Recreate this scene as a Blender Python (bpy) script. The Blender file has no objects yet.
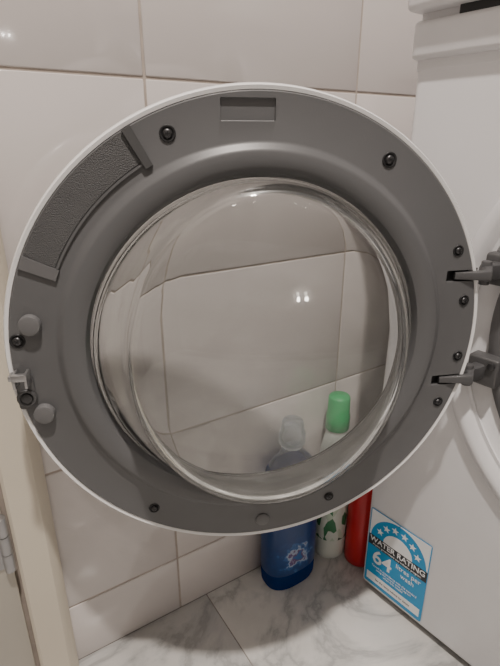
import bpy, bmesh, math
from mathutils import Vector, Matrix
D=bpy.data
SC=bpy.context.scene
# ---------------------------------------------------------------- materials
def newmat(name):
    m=D.materials.new(name); m.use_nodes=True
    nt=m.node_tree; b=nt.nodes.get('Principled BSDF')
    return m,nt,b
def mat(name,col,rough=.5,metal=0.,var=.04,nscale=30.,bump=0.,bscale=200.,coat=0.,spec=.5,trans=0.,alpha=1.):
    m,nt,b=newmat(name)
    N=nt.nodes;L=nt.links
    tc=N.new('ShaderNodeTexCoord')
    no=N.new('ShaderNodeTexNoise');no.inputs['Scale'].default_value=nscale;no.inputs['Detail'].default_value=4
    L.new(tc.outputs['Object'],no.inputs['Vector'])
    cr=N.new('ShaderNodeValToRGB')
    cr.color_ramp.elements[0].position=.3;cr.color_ramp.elements[1].position=.7
    cr.color_ramp.elements[0].color=(*[c*(1-var) for c in col],1)
    cr.color_ramp.elements[1].color=(*[min(1,c*(1+var)) for c in col],1)
    L.new(no.outputs['Fac'],cr.inputs['Fac']);L.new(cr.outputs['Color'],b.inputs['Base Color'])
    b.inputs['Roughness'].default_value=rough;b.inputs['Metallic'].default_value=metal
    b.inputs['Coat Weight'].default_value=coat
    b.inputs['Specular IOR Level'].default_value=spec
    b.inputs['Transmission Weight'].default_value=trans
    if bump>0:
        n2=N.new('ShaderNodeTexNoise');n2.inputs['Scale'].default_value=bscale;n2.inputs['Detail'].default_value=2
        L.new(tc.outputs['Object'],n2.inputs['Vector'])
        bp=N.new('ShaderNodeBump');bp.inputs['Strength'].default_value=bump;bp.inputs['Distance'].default_value=.002
        L.new(n2.outputs['Fac'],bp.inputs['Height']);L.new(bp.outputs['Normal'],b.inputs['Normal'])
    return m
M_white=mat('appliance_white',(.76,.76,.78),.28,var=.01,coat=.3)
M_rim=mat('door_rim_white',(.86,.86,.87),.25,var=.01,coat=.3)
M_grey=mat('door_grey_plastic',(.120,.121,.126),.38,var=.03,bump=.04,bscale=900,nscale=8)
M_grey2=mat('door_grey_button',(.145,.145,.15),.38,var=.02)
M_tex=mat('door_textured_grey',(.092,.092,.095),.6,var=.05,bump=.8,bscale=1100)
M_dark=mat('dark_part_slot_shade',(.015,.015,.017),.5)  # near-black parts; also stands in for shade inside slots
M_screw=mat('screw_black_steel',(.09,.09,.095),.35,metal=.8)
M_metal=mat('hinge_cast_metal',(.11,.11,.115),.38,metal=.4,var=.05)
M_plate=mat('hinge_plate_dark',(.09,.09,.093),.45,metal=.2,var=.05)
M_steel=mat('latch_steel',(.42,.42,.43),.3,metal=.8)
M_rub=mat('rubber_gasket',(.13,.13,.135),.5)
M_drum=mat('drum_steel',(.5,.5,.5),.25,metal=1.)
M_cream=mat('cream_painted_wood',(.66,.60,.50),.45,var=.03,nscale=6,bump=.05,bscale=60)
M_doorpaint=mat('cream_door_paint',(.55,.52,.46),.45,var=.03,nscale=5)
M_plaster=mat('plaster_white',(.23,.215,.20),.8,var=.03,nscale=4)
M_ceil=mat('ceiling_white',(.30,.285,.265),.9,var=.02,nscale=4)
M_grout=mat('grout_beige',(.44,.38,.335),.85,var=.1,nscale=60)
M_fgrout=mat('floor_grout',(.32,.30,.28),.85,var=.1,nscale=60)
M_tile=mat('glazed_wall_tile',(.66,.62,.605),.10,var=.015,nscale=5,bump=.25,bscale=7,coat=.5)
M_green=mat('green_cap_plastic',(.02,.40,.12),.35,var=.05)
M_bwhite=mat('white_bottle_plastic',(.72,.77,.72),.35,var=.03)
M_red=mat('red_bottle_plastic',(.55,.015,.02),.3,var=.05)
M_lblue=mat('label_blue',(.02,.30,.60),.4,var=.01)
M_lwhite=mat('label_white',(.85,.87,.88),.4,var=.01)
M_lblack=mat('label_black',(.02,.02,.025),.4)
def cells(name,stops,scale,vec=(1,1,1)):
    m,nt,b=newmat(name);b.inputs['Roughness'].default_value=.35
    tc=nt.nodes.new('ShaderNodeTexCoord');mp=nt.nodes.new('ShaderNodeMapping');mp.inputs['Scale'].default_value=vec
    g=nt.nodes.new('ShaderNodeTexVoronoi');g.inputs['Scale'].default_value=scale
    cr=nt.nodes.new('ShaderNodeValToRGB');cr.color_ramp.interpolation='CONSTANT'
    e=cr.color_ramp.elements;e[0].color=(*stops[0][1],1);e[1].position=stops[1][0];e[1].color=(*stops[1][1],1)
    for p,c in stops[2:]:
        x=e.new(p);x.color=(*c,1)
    nt.links.new(tc.outputs['Object'],mp.inputs['Vector']);nt.links.new(mp.outputs['Vector'],g.inputs['Vector'])
    sp=nt.nodes.new('ShaderNodeSeparateColor');nt.links.new(g.outputs['Color'],sp.inputs['Color'])
    nt.links.new(sp.outputs['Red'],cr.inputs['Fac']);nt.links.new(cr.outputs['Color'],b.inputs['Base Color'])
    return m
M_glabel=cells('green_bottle_label',[(0,(.70,.76,.70)),(.35,(.05,.22,.10)),(.7,(.03,.08,.06)),(.85,(.55,.66,.55))],90,(1,1,.5))
m,nt,b=newmat('blue_bottle_label');b.inputs['Roughness'].default_value=.3;N=nt.nodes;L=nt.links
tc=N.new('ShaderNodeTexCoord');mp=N.new('ShaderNodeMapping');mp.inputs['Location'].default_value=(.1,0,-2.5);mp.inputs['Scale'].default_value=(36,0,40)
L.new(tc.outputs['Object'],mp.inputs['Vector'])
nz=N.new('ShaderNodeTexNoise');nz.inputs['Scale'].default_value=95;nz.inputs['Detail'].default_value=2;L.new(tc.outputs['Object'],nz.inputs['Vector'])
ln=N.new('ShaderNodeVectorMath');ln.operation='LENGTH';L.new(mp.outputs['Vector'],ln.inputs[0])
n3=N.new('ShaderNodeMath');n3.operation='MULTIPLY';n3.inputs[1].default_value=2.2;L.new(nz.outputs['Fac'],n3.inputs[0])
ad=N.new('ShaderNodeMath');ad.operation='ADD';L.new(ln.outputs['Value'],ad.inputs[0]);L.new(n3.outputs[0],ad.inputs[1])
cr=N.new('ShaderNodeValToRGB');cr.color_ramp.interpolation='EASE';e=cr.color_ramp.elements
e[0].position=.40;e[0].color=(.03,.13,.36,1);e[1].position=.98;e[1].color=(.010,.045,.17,1)
for p,c in((.50,(.13,.05,.16)),(.57,(.38,.46,.58)),(.64,(.03,.12,.34)),(.72,(.012,.055,.20))):
    x=e.new(p);x.color=(*c,1)
dv=N.new('ShaderNodeMath');dv.operation='MULTIPLY';dv.inputs[1].default_value=.34;L.new(ad.outputs[0],dv.inputs[0]);L.new(dv.outputs[0],cr.inputs['Fac'])
L.new(cr.outputs['Color'],b.inputs['Base Color'])
M_blabel=m
# marble
m,nt,b=newmat('white_marble');N=nt.nodes;L=nt.links
tc=N.new('ShaderNodeTexCoord');n1=N.new('ShaderNodeTexNoise');n1.inputs['Scale'].default_value=5;n1.inputs['Detail'].default_value=8;n1.inputs['Roughness'].default_value=.6;n1.inputs['Distortion'].default_value=.9
L.new(tc.outputs['Object'],n1.inputs['Vector'])
sb=N.new('ShaderNodeMath');sb.operation='SUBTRACT';sb.inputs[1].default_value=.5;L.new(n1.outputs['Fac'],sb.inputs[0])
ab=N.new('ShaderNodeMath');ab.operation='ABSOLUTE';L.new(sb.outputs[0],ab.inputs[0])
cr=N.new('ShaderNodeValToRGB');e=cr.color_ramp.elements;e[0].position=0;e[0].color=(.42,.42,.415,1);e[1].position=.06;e[1].color=(.67,.66,.64,1)
x=e.new(.02);x.color=(.55,.55,.54,1)
L.new(ab.outputs[0],cr.inputs['Fac'])
n2=N.new('ShaderNodeTexNoise');n2.inputs['Scale'].default_value=6;n2.inputs['Detail'].default_value=6;L.new(tc.outputs['Object'],n2.inputs['Vector'])
c2=N.new('ShaderNodeValToRGB');c2.color_ramp.elements[0].position=.35;c2.color_ramp.elements[0].color=(.70,.70,.70,1);c2.color_ramp.elements[1].position=.62;c2.color_ramp.elements[1].color=(1,1,1,1)
L.new(n2.outputs['Fac'],c2.inputs['Fac'])
mx=N.new('ShaderNodeMix');mx.data_type='RGBA';mx.blend_type='MULTIPLY';mx.inputs['Factor'].default_value=.8
L.new(cr.outputs['Color'],mx.inputs['A']);L.new(c2.outputs['Color'],mx.inputs['B']);L.new(mx.outputs['Result'],b.inputs['Base Color'])
b.inputs['Roughness'].default_value=.3
M_marble=m
def glassmat(name,tint,edge,edgeamt=.5,epow=3.,haze=0.):
    m=D.materials.new(name);m.use_nodes=True;nt=m.node_tree;N=nt.nodes;L=nt.links;N.clear()
    out=N.new('ShaderNodeOutputMaterial')
    tr=N.new('ShaderNodeBsdfTransparent');tr.inputs['Color'].default_value=(*tint,1)
    gl=N.new('ShaderNodeBsdfGlossy');gl.inputs['Roughness'].default_value=.015
    lw=N.new('ShaderNodeLayerWeight');lw.inputs['Blend'].default_value=.5
    p5=N.new('ShaderNodeMath');p5.operation='POWER';p5.inputs[1].default_value=5;L.new(lw.outputs['Facing'],p5.inputs[0])
    ma=N.new('ShaderNodeMath');ma.operation='MULTIPLY_ADD';ma.inputs[1].default_value=.75;ma.inputs[2].default_value=.05;L.new(p5.outputs[0],ma.inputs[0])
    mx=N.new('ShaderNodeMixShader');L.new(ma.outputs[0],mx.inputs[0]);L.new(tr.outputs[0],mx.inputs[1]);L.new(gl.outputs[0],mx.inputs[2])
    pw=N.new('ShaderNodeMath');pw.operation='POWER';pw.inputs[1].default_value=epow;L.new(lw.outputs['Facing'],pw.inputs[0])
    ml=N.new('ShaderNodeMath');ml.operation='MULTIPLY_ADD';ml.inputs[1].default_value=edgeamt;ml.inputs[2].default_value=haze;L.new(pw.outputs[0],ml.inputs[0])
    df=N.new('ShaderNodeBsdfDiffuse');df.inputs['Color'].default_value=(*edge,1)
    tl=N.new('ShaderNodeBsdfTranslucent');tl.inputs['Color'].default_value=(*edge,1)
    md=N.new('ShaderNodeMixShader');md.inputs[0].default_value=.5;L.new(df.outputs[0],md.inputs[1]);L.new(tl.outputs[0],md.inputs[2])
    m2=N.new('ShaderNodeMixShader');L.new(ml.outputs[0],m2.inputs[0]);L.new(mx.outputs[0],m2.inputs[1]);L.new(md.outputs[0],m2.inputs[2])
    L.new(m2.outputs[0],out.inputs['Surface'])
    return m
m=D.materials.new('door_bowl_glass');m.use_nodes=True;N=m.node_tree.nodes;N.clear()
o_=N.new('ShaderNodeOutputMaterial');g_=N.new('ShaderNodeBsdfGlass');g_.inputs['Color'].default_value=(.965,.972,.968,1);g_.inputs['Roughness'].default_value=0.;g_.inputs['IOR'].default_value=1.52
m.node_tree.links.new(g_.outputs[0],o_.inputs['Surface'])
M_glass=m
M_cover=glassmat('door_outer_window',(.89,.89,.89),(.30,.30,.30),edgeamt=.1,haze=.02)
M_capc=glassmat('clear_cap_plastic',(.88,.92,.95),(.85,.90,.94),edgeamt=.7,epow=1.6,haze=.14)
M_blue=glassmat('blue_liquid_plastic',(.14,.32,.78),(.015,.075,.34),edgeamt=.20,epow=1.2,haze=.60)
# ---------------------------------------------------------------- helpers
def obj(name,me,mats,parent=None,mw=None,smooth=True,auto=None):
    o=D.objects.new(name,me);SC.collection.objects.link(o)
    for m_ in (mats if isinstance(mats,list) else [mats]): me.materials.append(m_)
    if parent: o.parent=parent
    if mw is not None: o.matrix_local=mw
    if smooth:
        for p in me.polygons:p.use_smooth=True
        if auto is not None:
            me.set_sharp_from_angle(angle=math.radians(auto))
    return o
def empty(name,mw=None,parent=None):
    o=D.objects.new(name,None);SC.collection.objects.link(o);o.empty_display_size=.05
    if parent:o.parent=parent
    if mw is not None:o.matrix_local=mw
    return o
def add_box(bm,a,b_,bev=0.,seg=2,mi=0):
    a=Vector(a);b_=Vector(b_);c=(a+b_)/2;s=b_-a
    r=bmesh.ops.create_cube(bm,size=1.)
    vs=r['verts']
    for v in vs:v.co=Vector((v.co.x*s.x,v.co.y*s.y,v.co.z*s.z))+c
    fs=set(f for v in vs for f in v.link_faces)
    for f in fs:f.material_index=mi
    if bev>0:
        es=list(set(e for v in vs for e in v.link_edges))
        rr=bmesh.ops.bevel(bm,geom=es,offset=bev,segments=seg,affect='EDGES',profile=.5,clamp_overlap=True)
        for f in rr['faces']:f.material_index=mi
def box(name,a,b_,m_,bev=0.,seg=2,parent=None,mw=None):
    bm=bmesh.new();add_box(bm,a,b_,bev,seg);me=D.meshes.new(name);bm.to_mesh(me);bm.free()
    return obj(name,me,m_,parent,mw,True,35)
def lathe_me(name,prof,n=128,closed=False,sx=1.,sy=1.,f=None,sup=None):
    vs=[];fs=[];idx=[]
    for (r,z) in prof:
        if r<1e-6: idx.append([len(vs)]*n);vs.append((0,0,z));continue
        row=[]
        for i in range(n):
            a=2*math.pi*i/n;c,s=math.cos(a),math.sin(a)
            if sup:
                c=math.copysign(abs(c)**(2/sup),c);s=math.copysign(abs(s)**(2/sup),s)
            row.append(len(vs));vs.append((r*c*sx,r*s*sy,z))
        idx.append(row)
    k=len(prof);rng=range(k if closed else k-1)
    for j in rng:
        A=idx[j];B=idx[(j+1)%k]
        if A[0]==A[-1] and B[0]==B[-1]:continue
        for i in range(n):
            i2=(i+1)%n
            q=[A[i],A[i2],B[i2],B[i]]
            qq=[]
            for t in q:
                if t not in qq:qq.append(t)
            if len(qq)>2:fs.append(qq)
    if f:vs=[f(*v) for v in vs]
    me=D.meshes.new(name);me.from_pydata(vs,[],fs);me.update()
    bm=bmesh.new();bm.from_mesh(me);bmesh.ops.recalc_face_normals(bm,faces=bm.faces);bm.to_mesh(me);bm.free()
    return me
def cyl(name,r,z0,z1,m_,parent,mw=None,bev=.001,n=40):
    me=lathe_me(name,[(0,z0),(r,z0),(r,z1-bev),(r-bev*.3,z1-bev*.3),(r-bev,z1),(0,z1)],n)
    return obj(name,me,m_,parent,mw,True,40)
def T(x,y,z):return Matrix.Translation((x,y,z))
def extr(name,pts,z0,z1,m_,parent,mw=None,bev=.0008):
    bm=bmesh.new()
    vs=[bm.verts.new((x,y,z0)) for x,y in pts];f=bm.faces.new(vs)
    r=bmesh.ops.extrude_face_region(bm,geom=[f]);
    for v in r['geom']:
        if isinstance(v,bmesh.types.BMVert):v.co.z=z1
    bmesh.ops.recalc_face_normals(bm,faces=bm.faces)
    if bev>0:
        bmesh.ops.bevel(bm,geom=bm.edges[:],offset=bev,segments=2,affect='EDGES',clamp_overlap=True)
    me=D.meshes.new(name);bm.to_mesh(me);bm.free()
    return obj(name,me,m_,parent,mw,True,35)
def text(name,s,size,m_,parent,mw,align='CENTER',bold=0.):
    c=D.curves.new(name,'FONT');c.body=s;c.size=size;c.align_x=align;c.align_y='CENTER';c.extrude=.0001;c.offset=bold
    tmp=D.objects.new('tmp',c);SC.collection.objects.link(tmp);bpy.context.view_layer.update()
    dg=bpy.context.evaluated_depsgraph_get();me=D.meshes.new_from_object(tmp.evaluated_get(dg));D.objects.remove(tmp)
    me.materials.clear();me.name=name
    return obj(name,me,m_,parent,mw,False)
# ---------------------------------------------------------------- room
X0,X1,Y0,Y1,ZC=-1.1,1.75,-1.7,.513,2.4
bm=bmesh.new();add_box(bm,(X0,Y1+.0012,0),(X1,Y1+.1,ZC),mi=0)
tw,th=.284,.205;g=.0013
x=.204-5*tw
while x<X1:
    z=.095-th
    while z<ZC:
        a=max(x+g,.03,X0);b2=min(x+tw-g,X1);z0=max(z+g,0);z1=min(z+th-g,ZC)
        if b2-a>.01 and z1-z0>.01: add_box(bm,(a,Y1,z0),(b2,Y1+.004,z1),.0011,2,1)
        z+=th
    x+=tw
me=D.meshes.new('wall_back');bm.to_mesh(me);bm.free();obj('wall_back',me,[M_grout,M_tile],None,None,True,50)
box('wall_left',(X0-.1,Y0,0),(X0,Y1+.1,ZC),M_plaster)
box('wall_right',(X1,Y0,0),(X1+.1,Y1+.1,ZC),M_plaster)
box('wall_front',(X0-.1,Y0-.1,0),(X1+.1,Y0,ZC),M_plaster)
box('ceiling',(X0-.1,Y0-.1,ZC),(X1+.1,Y1+.1,ZC+.1),M_ceil)
bm=bmesh.new();add_box(bm,(X0-.1,Y0-.1,-.1),(X1+.1,Y1+.1,-.0008),mi=0)
x=.247-6*.3
while x<X1:
    y=.22-7*.3
    while y<Y1:
        a=max(x+.0009,X0);b2=min(x+.3-.0009,X1);c=max(y+.0009,Y0);d=min(y+.3-.0009,Y1)
        if b2-a>.01 and d-c>.01:add_box(bm,(a,c,-.004),(b2,d,0),.0006,1,1)
        y+=.3
    x+=.3
me=D.meshes.new('floor');bm.to_mesh(me);bm.free();obj('floor',me,[M_fgrout,M_marble],None,None,True,50)
bm=bmesh.new()
prof=[(.008,.5125),(.008,.497),(.011,.494),(.040,.494),(.047,.498),(.052,.505),(.052,.5125)]
vs=[bm.verts.new((p[0],p[1],0)) for p in prof];f=bm.faces.new(vs);r=bmesh.ops.extrude_face_region(bm,geom=[f])
for v in r['geom']:
    if isinstance(v,bmesh.types.BMVert):v.co.z=2.1
bmesh.ops.recalc_face_normals(bm,faces=bm.faces);me=D.meshes.new('trim_1');bm.to_mesh(me);bm.free();obj('trim_1',me,M_cream,None,None,True,25)
d1=empty('door_1')
box('door_slab',(-.80,.503,.006),(.003,.5125,2.03),M_doorpaint,.0015,2,d1)
for k,(zz) in enumerate((.205,1.75)):
    h=empty('hinge_%d'%(k+1),T(.0,.497,zz),d1)
    for j in range(3):
        cyl('knuckle_%d'%j,.0058,j*.0245,j*.0245+.0235,M_steel,h,None,.0008,24)
    box('leaf',(-.03,.004,0),(0,.0058,.072),M_steel,.0005,1,h)
hd=empty('handle',T(-.74,.503,1.0),d1)
cyl('rose',.026,0,.006,M_steel,hd,Matrix.Rotation(math.radians(90),4,'X'),.001,32)
cyl('neck',.009,0,.045,M_steel,hd,Matrix.Rotation(math.radians(90),4,'X'),.001,24)
box('lever',(-.008,-.052,-.009),(.11,-.038,.009),M_steel,.004,3,hd)
# ---------------------------------------------------------------- washing machine
wm=empty('washing_machine')
KX,KY=.461,.399
ex=Vector((.9936,.1128,0));et=Vector((.1128,-.9936,0))
MB=Matrix(((ex.x,-et.x,0,KX),(ex.y,-et.y,0,KY),(0,0,1,0),(0,0,0,1)))
body=empty('body',MB,wm)
W_=.60;DP=.58
CT,CZ,RO=.325,.470,.192
bm=bmesh.new();add_box(bm,(.03,-W_,.012),(DP,0,.727),.004,2);me=D.meshes.new('cabinet');bm.to_mesh(me);bm.free()
cab=obj('cabinet',me,M_white,body,None,True,35)
bm=bmesh.new();add_box(bm,(0,-W_,.010),(.04,0,.727),.007,4);me=D.meshes.new('front_panel');bm.to_mesh(me);bm.free()
fp=obj('front_panel',me,M_white,body,None,True,35)
RX=Matrix.Rotation(math.radians(90),4,'Y')
def boolcut(target,me,mw):
    c=D.objects.new('cut',me);SC.collection.objects.link(c);c.matrix_world=mw
    bpy.context.view_layer.update()
    md=target.modifiers.new('b','BOOLEAN');md.operation='DIFFERENCE';md.object=c;md.solver='EXACT'
    dg=bpy.context.evaluated_depsgraph_get();nm=D.meshes.new_from_object(target.evaluated_get(dg))
    target.modifiers.clear();target.data=nm;D.objects.remove(c)
    for p in nm.polygons:p.use_smooth=True
    nm.set_sharp_from_angle(angle=math.radians(35))
bpy.context.view_layer.update()
cm=lathe_me('c',[(0,-.05),(RO+.03,-.05),(RO+.03,.015),(RO,.03),(RO,.3),(0,.3)],96)
boolcut(fp,cm,MB@T(0,-CT,CZ)@RX)
boolcut(cab,cm,MB@T(0,-CT,CZ)@RX)
PT=T(0,-CT,CZ)@Matrix.Rotation(math.radians(-90),4,'Y')
me=lathe_me('surround',[(.2500,-.001),(.2485,.003),(.245,.0062),(.240,.0075),(.234,.0065),(.2275,.001),(.219,-.005),(.209,-.008),(RO-.002,-.012),(RO-.002,-.03),(RO+.03,-.03)],160)
obj('porthole_surround',me,M_white,body,PT,True,50)
me=lathe_me('gasket',[(RO+.012,-.0095),(RO+.008,-.004),(RO-.001,-.003),(RO-.010,-.006),(RO-.018,-.02),(RO-.012,-.035),(RO-.02,-.05),(RO-.012,-.07),(RO-.03,-.085),(RO-.03,-.11)],96)
obj('gasket',me,M_rub,body,PT,True,60)
me=lathe_me('drum',[(RO-.03,-.10),(.235,-.12),(.235,-.45),(.2,-.47),(0,-.475)],96)
obj('drum',me,M_drum,body,PT,True,40)
def YB(a0,a1,z0,z1,d0,d1,name,m_,bev=.004,seg=3):
    return box(name,(d0,-a1,z0),(d1,-a0,z1),m_,bev,seg,body)
YB(-.003,W_+.003,.730,.7655,-.008,.06,'fascia_lower',M_white,.005,4)
YB(-.006,W_+.006,.7720,.838,-.020,.06,'fascia_upper',M_white,.006,5)
YB(.001,W_-.001,.72,.79,.0,.06,'fascia_core',M_white,.001,2)
YB(-.004,W_+.004,.840,.856,-.010,DP+.005,'top_lid',M_white,.006,4)
YB(.002,W_-.002,.72,.842,.05,DP,'rear_upper',M_white,.003,2)
YB(.045,.20,.7620,.7735,-.0060,.02,'drawer_slot_shade',M_dark,.001,1)  # dark fill standing in for shade in the drawer slot
YB(.03,.19,.782,.832,-.0225,-.01,'drawer_front',M_white,.004,3)
RK=Matrix.Rotation(math.radians(-90),4,'Y')
cyl('dial',.024,0,.02,M_steel,body,T(-.020,-.30,.806)@RK,.003,48)
YB(.36,.46,.795,.822,-.0215,-.015,'display',M_dark,.001,1)
for i in range(4):
    cyl('button_%d'%i,.007,0,.004,M_grey2,body,T(-.020,-(.485+i*.025),.808)@RK,.001,24)
YB(.02,W_-.02,.0,.02,.03,.06,'kick_plate',M_dark,.002,1)
for i,(a,dd) in enumerate(((.06,.08),(.54,.08),(.06,.5),(.54,.5))):
    cyl('foot_%d'%i,.02,0,.014,M_dark,body,T(dd,-a,0),.001,24)
# ---- label
lab=empty('water_rating_label',T(-.0006,-.0555,.0875)@Matrix(((0,0,-1,0),(-1,0,0,0),(0,1,0,0),(0,0,0,1))),body)
hw,hh=.0495,.0685
def rounded(hw,hh,r,n=8,cx=0,cy=0):
    p=[]
    for sx_,sy_,a0 in((1,-1,-90),(1,1,0),(-1,1,90),(-1,-1,180)):
        for i in range(n+1):
            a=math.radians(a0+90*i/n);p.append((cx+sx_*(hw-r)+r*math.cos(a),cy+sy_*(hh-r)+r*math.sin(a)))
    return p
extr('sticker_base',rounded(hw,hh,.003),0,.0003,M_lblue,lab,None,0)
extr('sky_corner_l',[(-hw+.0015,hh-.0015)]+[(-hw+.0015,.022)]+[(.046*math.cos(math.radians(a)),.020+.045*math.sin(math.radians(a))) for a in range(178,90,-6)]+[(0,hh-.0015)],.0003,.0004,M_lwhite,lab,None,0)
extr('sky_corner_r',[(hw-.0015,hh-.0015),(0,hh-.0015)]+[(.046*math.cos(math.radians(a)),.020+.045*math.sin(math.radians(a))) for a in range(90,2,-6)]+[(hw-.0015,.022)],.0003,.0004,M_lwhite,lab,None,0)
def star(cx,cy,r,ang=0):
    return [(cx+(r if i%2==0 else r*.42)*math.sin(math.radians(36*i)+ang),cy+(r if i%2==0 else r*.42)*math.cos(math.radians(36*i)+ang)) for i in range(10)]
for i,a in enumerate((155,128,102,76,50,24)):
    extr('star_%d'%i,star(.034*math.cos(math.radians(a)),.021+.033*math.sin(math.radians(a)),.0062),.0003,.00045,M_lwhite,lab,None,0)
extr('half_disc',[(.024*math.cos(math.radians(a)),.022+.022*math.sin(math.radians(a))) for a in range(0,181,10)],.0003,.00045,M_lwhite,lab,None,0)
extr('band',[(-hw+.001,.004),(hw-.001,.004),(hw-.001,.022),(-hw+.001,.022)],.0003,.0005,M_lblack,lab,None,0)
text('title','WATER RATING',.0125,M_lwhite,lab,T(0,.0155,.0006),bold=.0002)
text('subtitle','A joint government and industry program',.0048,M_lwhite,lab,T(0,.0075,.0006))
text('number','64',.034,M_lwhite,lab,T(-.022,-.014,.0005),bold=.0005)
text('unit','litres per\nwash',.011,M_lwhite,lab,T(.021,-.009,.0005))
extr('detail_box',[(-hw+.004,-.062),(hw-.004,-.062),(hw-.004,-.048),(-hw+.004,-.048)],.0003,.00045,M_lwhite,lab,None,0)
text('detail','Tested in accordance with the standard\nusing the normal cold program\nwhen fully loaded',.0048,M_lwhite,lab,T(0,-.036,.0006))
text('detail_2','See the rating website for details',.0045,M_lblack,lab,T(0,-.055,.0006))
# ---------------------------------------------------------------- the open door
U=Vector((.92679653,-.37556383,0));Wn=Vector((-.37556383,-.92679653,0));C=Vector((.23483582,.35150976,.47283127))
MD=Matrix(((U.x,0,Wn.x,C.x),(U.y,0,Wn.y,C.y),(0,1,0,C.z),(0,0,0,1)))
door=empty('open_door',MD,wm)
R=.2203
me=lathe_me('shell',[(.2155,-.004),(.2162,.0005),(R-.0012,.0012),(R,-.0005),(R+.0012,-.006),(R,-.016),(R-.006,-.024),(R-.020,-.029),(.172,-.031),(.164,-.030),(.1615,-.026),(.166,-.023),(.19,-.021),(.205,-.016)],160,closed=True)
obj('outer_shell',me,M_rim,door,None,True,50)
me=lathe_me('ring',[(.2156,-.008),(.2156,.0008),(.2146,.0018),(.1795,.0018),(.1765,.0030),(.1735,.0068),(.1705,.0080),(.160,.0072),(.1545,.0045),(.1515,-.001),(.1515,-.007),(.165,-.012),(.20,-.012)],160,closed=True)
ring=obj('inner_ring',me,M_grey,door,None,True,35)
bpy.context.view_layer.update()
def cutbox(a,b_,rotz=0,at=(0,0,0)):
    bm=bmesh.new();add_box(bm,a,b_,.0008,1);mm=D.meshes.new('c');bm.to_mesh(mm);bm.free()
    boolcut(ring,mm,MD@T(*at)@Matrix.Rotation(rotz,4,'Z'))
cutbox((-.022,-.0085,-.0008),(.022,.0085,.01),0,(-.011,.2015,0))
cutbox((-.020,-.0055,-.006),(.020,.0055,.01),0,(.199,.0595,0))
cutbox((-.020,-.0055,-.006),(.020,.0055,.01),0,(.199,-.050,0))
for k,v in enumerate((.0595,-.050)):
    box('slot_shade_%d'%k,(.180,v-.0053,-.0058),(.2150,v+.0053,-.0050),M_dark,0,1,door)  # dark inset plate painted as the shade inside the hinge slot
def sector(name,r0,r1,a0,a1,z0,z1,m_,n=24):
    pts=[(r1*math.cos(math.radians(a0+(a1-a0)*i/n)),r1*math.sin(math.radians(a0+(a1-a0)*i/n))) for i in range(n+1)]
    pts+=[(r0*math.cos(math.radians(a1-(a1-a0)*i/n)),r0*math.sin(math.radians(a1-(a1-a0)*i/n))) for i in range(n+1)]
    return extr(name,pts,z0,z1,m_,door,None,.0005)
sector('grip_pad',.1885,.2147,120,154,.0005,.0026,M_tex)
sector('grip_rib_1',.183,.2152,118.2,120.2,.0005,.0050,M_plate)
sector('grip_rib_2',.185,.2152,154.0,157.0,.0005,.0040,M_grey2)
sector('grip_lip',.1858,.1883,120,154,.0005,.0036,M_grey)
scr=[(-.074,.184),(.110,.164),(.187,.084),(.201,.035),(.204,-.024),(.190,-.075),(.077,-.180),(-.108,-.167),(-.208,.022)]
for k,(x,y) in enumerate(scr):
    s=empty('screw_%d'%k,T(x,y,.0018)@Matrix.Rotation(k*.7,4,'Z'),door)
    sc=.95 if k<2 or k==8 else .78
    me=lathe_me('cup',[(.0068*sc,-.0005),(.0066*sc,.0009),(.0058*sc,.0011),(.0050*sc,.0002),(0,.0001)],32);obj('cup',me,M_dark,s)
    me=lathe_me('head',[(.0040*sc,.0003),(.0038*sc,.0013),(.0025*sc,.0021),(0,.0024)],28);obj('head',me,M_screw,s)
    box('cross_a',(-.0022*sc,-.0004,.0015),(.0022*sc,.0004,.00255),M_dark,0,1,s)
    box('cross_b',(-.0004,-.0022*sc,.0015),(.0004,.0022*sc,.00255),M_dark,0,1,s)
for k,(x,y,r,h) in enumerate(((-.1955,.0365,.0088,.0085),(-.1955,-.047,.0088,.0085),(.004,-.199,.0078,.0035))):
    cyl('buffer_%d'%k,r,.0012,h,M_grey2,door,T(x,y,0),.0015,40)
la=empty('latch',T(-.208,-.022,.0018),door)
cyl('plate_screw',.0048,.001,.0035,M_screw,la,T(0,-.009,0),.001,28)
extr('plate',rounded(.0075,.016,.003,5,0,-.004),0,.0016,M_metal,la,None,.0004)
me=lathe_me('hub',[(.0085,.0),(.0082,.003),(.0062,.0038),(.0055,.002)],32);obj('hub',me,M_metal,la,T(0,-.009,0))
box('hook_stem',(-.006,.006,.001),(-.0035,.019,.015),M_steel,.0008,2,la)
box('hook_stem_b',(.0035,.006,.001),(.006,.019,.015),M_steel,.0008,2,la)
box('hook_bar',(-.0065,.013,.010),(.0065,.0195,.016),M_steel,.0015,2,la)
box('hook_tip',(-.0085,.014,.005),(-.0055,.019,.016),M_steel,.0012,2,la)
# glass bowl
def tilt(x,y,z):
    k=max(0,min(1,(z-.0)/.032)); k=k*k*(3-2*k)
    return (x*(1-.145*k)+.006*k,y*(1-.01*k)+.001*k,z*(1-.26*y/.148)*.95 if z>0 else z)
outer=[(.1512,-.0065),(.1508,-.0055),(.1500,-.001),(.1493,.004),(.1486,.014),(.1481,.024),(.1472,.031),(.1455,.0365),(.1425,.0410),(.1380,.0445),(.1330,.0464),(.1270,.0476),(.1200,.0486),(.10,.0508),(.07,.0534),(.04,.0550),(0,.0558)]
inner=[(0,.0518),(.04,.0510),(.07,.0494),(.10,.0467),(.1200,.0444),(.1280,.0432),(.1330,.0414),(.1375,.0385),(.1405,.0340),(.1425,.0280),(.1438,.018),(.1446,.008),(.1452,.0),(.1458,-.0085),(.1512,-.0085)]
me=lathe_me('glass_bowl',outer+inner,192,closed=True,f=tilt)
obj('glass_bowl',me,M_glass,door,None,True,None)
me=lathe_me('outer_window',[(.166,-.0255),(.12,-.0285),(.06,-.0305),(0,-.031),(0,-.028),(.06,-.0275),(.12,-.0255),(.166,-.0225)],96,closed=True)
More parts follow.
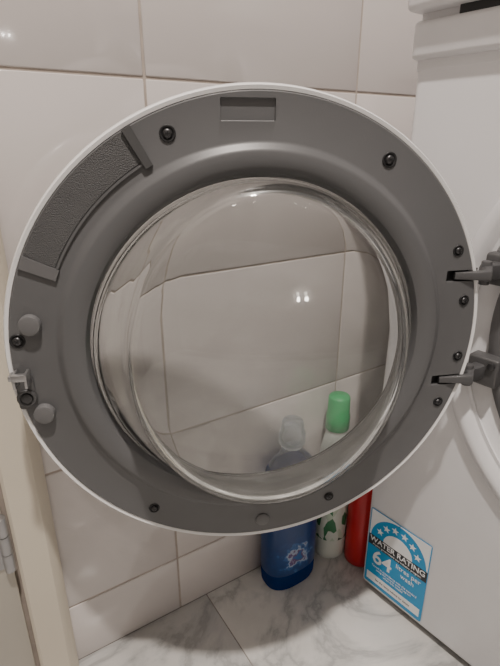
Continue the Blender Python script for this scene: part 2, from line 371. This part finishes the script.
obj('outer_window',me,M_cover,door,None,True,60)
# hinge
hg=empty('hinge',None,wm)
def P_panel(t,z,out):
    p=Vector((KX,KY,0))+et*t-ex*out;p.z=z;return p
def P_door(u,v,w):
    return C+U*u+Wn*w+Vector((0,0,v))
def arm(name,pts,m_):
    bm=bmesh.new();rows=[]
    for i,(p,hz,ht) in enumerate(pts):
        if i==0:d=pts[1][0]-p
        elif i==len(pts)-1:d=p-pts[i-1][0]
        else:d=pts[i+1][0]-pts[i-1][0]
        d.z=0;d.normalize();s=Vector((-d.y,d.x,0))
        row=[]
        for j in range(12):
            a=2*math.pi*(j+.5)/12;c_=math.copysign(abs(math.cos(a))**.5,math.cos(a));s_=math.copysign(abs(math.sin(a))**.5,math.sin(a))
            row.append(bm.verts.new(p+s*ht*c_+Vector((0,0,hz*s_))))
        rows.append(row)
    for i in range(len(rows)-1):
        for j in range(12):bm.faces.new((rows[i][j],rows[i][(j+1)%12],rows[i+1][(j+1)%12],rows[i+1][j]))
    bm.faces.new(rows[0]);bm.faces.new(rows[-1][::-1])
    bmesh.ops.recalc_face_normals(bm,faces=bm.faces)
    me=D.meshes.new(name);bm.to_mesh(me);bm.free();return obj(name,me,m_,hg,None,True,40)
for k,(v) in enumerate((.0595,-.050)):
    z=C.z+v
    pv=P_panel(.124,z,.030)
    arm('arm_%d'%k,[(P_door(.188,v,.000),.0035,.0020),(P_door(.208,v,.003),.0042,.003),(P_door(.220,v,.005),.0060,.0040),(pv,.0085,.0065),(P_panel(.126,z,.020),.0085,.0070),(P_panel(.126,z,-.002),.0090,.0080)],M_metal)
    cyl('pin_%d'%k,.0050,-.0115,.0115,M_metal,hg,T(pv.x,pv.y,z),.001,24)
    bp=box('bracket_plate_%d'%k,(-.012,-.146,z-.016),(.006,-.113,z+.016),M_plate,.003,3,hg);bp.matrix_world=MB
    cyl('bracket_screw_%d'%k,.0040,0,.003,M_screw,hg,MB@T(-.012,-.139,z+.009)@RK,.001,24)
# ---------------------------------------------------------------- bottles
bb=empty('blue_detergent_bottle',T(.377,.479,0))
me=lathe_me('bottle_body',[(0,.003),(.7,.002),(.93,.0),(.98,.005),(1,.02),(1,.10),(.985,.15),(.95,.185),(.86,.205),(.78,.2115),(0,.2115)],64,sx=.045,sy=.029,sup=2.6)
obj('bottle_body',me,M_blue,bb,None,True,60)
me=lathe_me('bottle_shoulder',[(.78,.2118),(.66,.2195),(.48,.227),(.39,.233),(.36,.240),(0,.2405)],64,sx=.045,sy=.029,sup=2.6)
obj('bottle_shoulder',me,M_capc,bb,None,True,60)
me=lathe_me('bottle_label',[(1.012,.030),(1.014,.032),(1.014,.125),(1.012,.127)],64,sx=.045,sy=.029,sup=2.6)
obj('bottle_label',me,M_blabel,bb,None,True,60)
me=lathe_me('bottle_cap',[(0,.2410),(.0150,.2410),(.0160,.246),(.0195,.248),(.0190,.264),(.0165,.267),(.0158,.279),(.0140,.283),(0,.2835)],48)
obj('bottle_cap',me,M_capc,bb)
wb=empty('white_cleaner_bottle',T(.468,.4825,0))
me=lathe_me('bottle_body',[(0,.002),(.024,.0),(.0265,.004),(.027,.02),(.027,.12),(.0262,.17),(.024,.20),(.019,.225),(.0155,.238),(.015,.25),(0,.251)],64,sy=.95)
obj('bottle_body',me,M_bwhite,wb,None,True,60)
me=lathe_me('bottle_label',[(.0273,.040),(.0275,.041),(.0275,.14),(.0273,.141)],64,sy=.95)
obj('bottle_label',me,M_glabel,wb,None,True,60)
cap=lathe_me('bottle_cap',[(.0175,.238),(.0185,.239),(.0185,.262),(.0170,.266),(.0165,.291),(.0150,.294),(0,.2945)],48)
obj('bottle_cap',cap,M_green,wb)
rb=empty('red_cleaner_bottle',T(.498,.4405,0))
me=lathe_me('bottle_body',[(0,.002),(.022,.0),(.0245,.003),(.0248,.02),(.0248,.13),(.023,.15),(.017,.172),(.011,.185),(.0105,.195),(0,.196)],64)
obj('bottle_body',me,M_red,rb,None,True,60)
me=lathe_me('bottle_cap',[(.0125,.188),(.0132,.189),(.0128,.214),(.0115,.217),(0,.2175)],40)
obj('bottle_cap',me,M_bwhite,rb)
# ---------------------------------------------------------------- lights
def glow(name,col,s):
    em=D.materials.new(name);em.use_nodes=True;b_=em.node_tree.nodes['Principled BSDF']
    b_.inputs['Emission Color'].default_value=(*col,1);b_.inputs['Emission Strength'].default_value=s
    return em
def lamp(name,loc,power,rad,col):
    e_=empty(name,T(*loc))
    em=glow(name+'_glow',col,8)
    me=lathe_me('bezel',[(rad*1.25,0),(rad*1.22,-.008),(rad,-.010),(rad*.98,-.002)],40);obj('bezel',me,M_steel,e_)
    me=lathe_me('diffuser',[(rad*.98,-.003),(0,-.003)],40);obj('diffuser',me,em,e_)
    l=D.lights.new(name+'_light','AREA');l.shape='DISK';l.size=rad*1.9;l.energy=power;l.color=col
    o=D.objects.new(name+'_light',l);SC.collection.objects.link(o);o.parent=e_;o.location=(0,0,-.013)
lamp('ceiling_downlight',(.0,-.30,ZC),54,.045,(1,.905,.82))
lamp('added_fill_downlight',(-.6,-1.0,ZC),6,.06,(1,.905,.82))  # unseen fill lamp, added to soften the main light
wl=empty('added_glint_lamp',T(.12,Y0,.42))  # unseen lamp added so its bulbs glint in the bowl glass
RY=Matrix.Rotation(math.radians(-90),4,'X')
cyl('backplate',.05,0,.012,M_steel,wl,RY,.002,40)
box('crossbar',(-.05,.012,-.006),(.05,.03,.006),M_steel,.002,2,wl)
Mb=glow('bulb_glow',(1,.93,.86),105)  # strong emission, set for the glints on the bowl
for k,xx in enumerate((-.036,.036)):
    cyl('socket_%d'%k,.010,.0,.03,M_steel,wl,T(xx,.022,0),.001,24)
    me=lathe_me('bulb',[(.006,.028),(.009,.034),(.013,.042),(.014,.050),(.012,.058),(.007,.063),(0,.065)],32)
    obj('bulb_%d'%k,me,Mb,wl,T(xx,.022,0))
w=D.worlds.new('world');SC.world=w;w.use_nodes=True
w.node_tree.nodes['Background'].inputs[0].default_value=(.9,.9,1,1);w.node_tree.nodes['Background'].inputs[1].default_value=.3
# ---------------------------------------------------------------- camera
cd=D.cameras.new('camera');co=D.objects.new('camera',cd);SC.collection.objects.link(co)
cd.sensor_fit='VERTICAL';cd.sensor_height=36;cd.lens=493/666*36;cd.clip_start=.01
ph=math.radians(57.5);pt=math.atan(190/493)
co.location=(0,0,.65);co.rotation_euler=(math.radians(90)-pt,0,ph-math.radians(90))
SC.camera=co
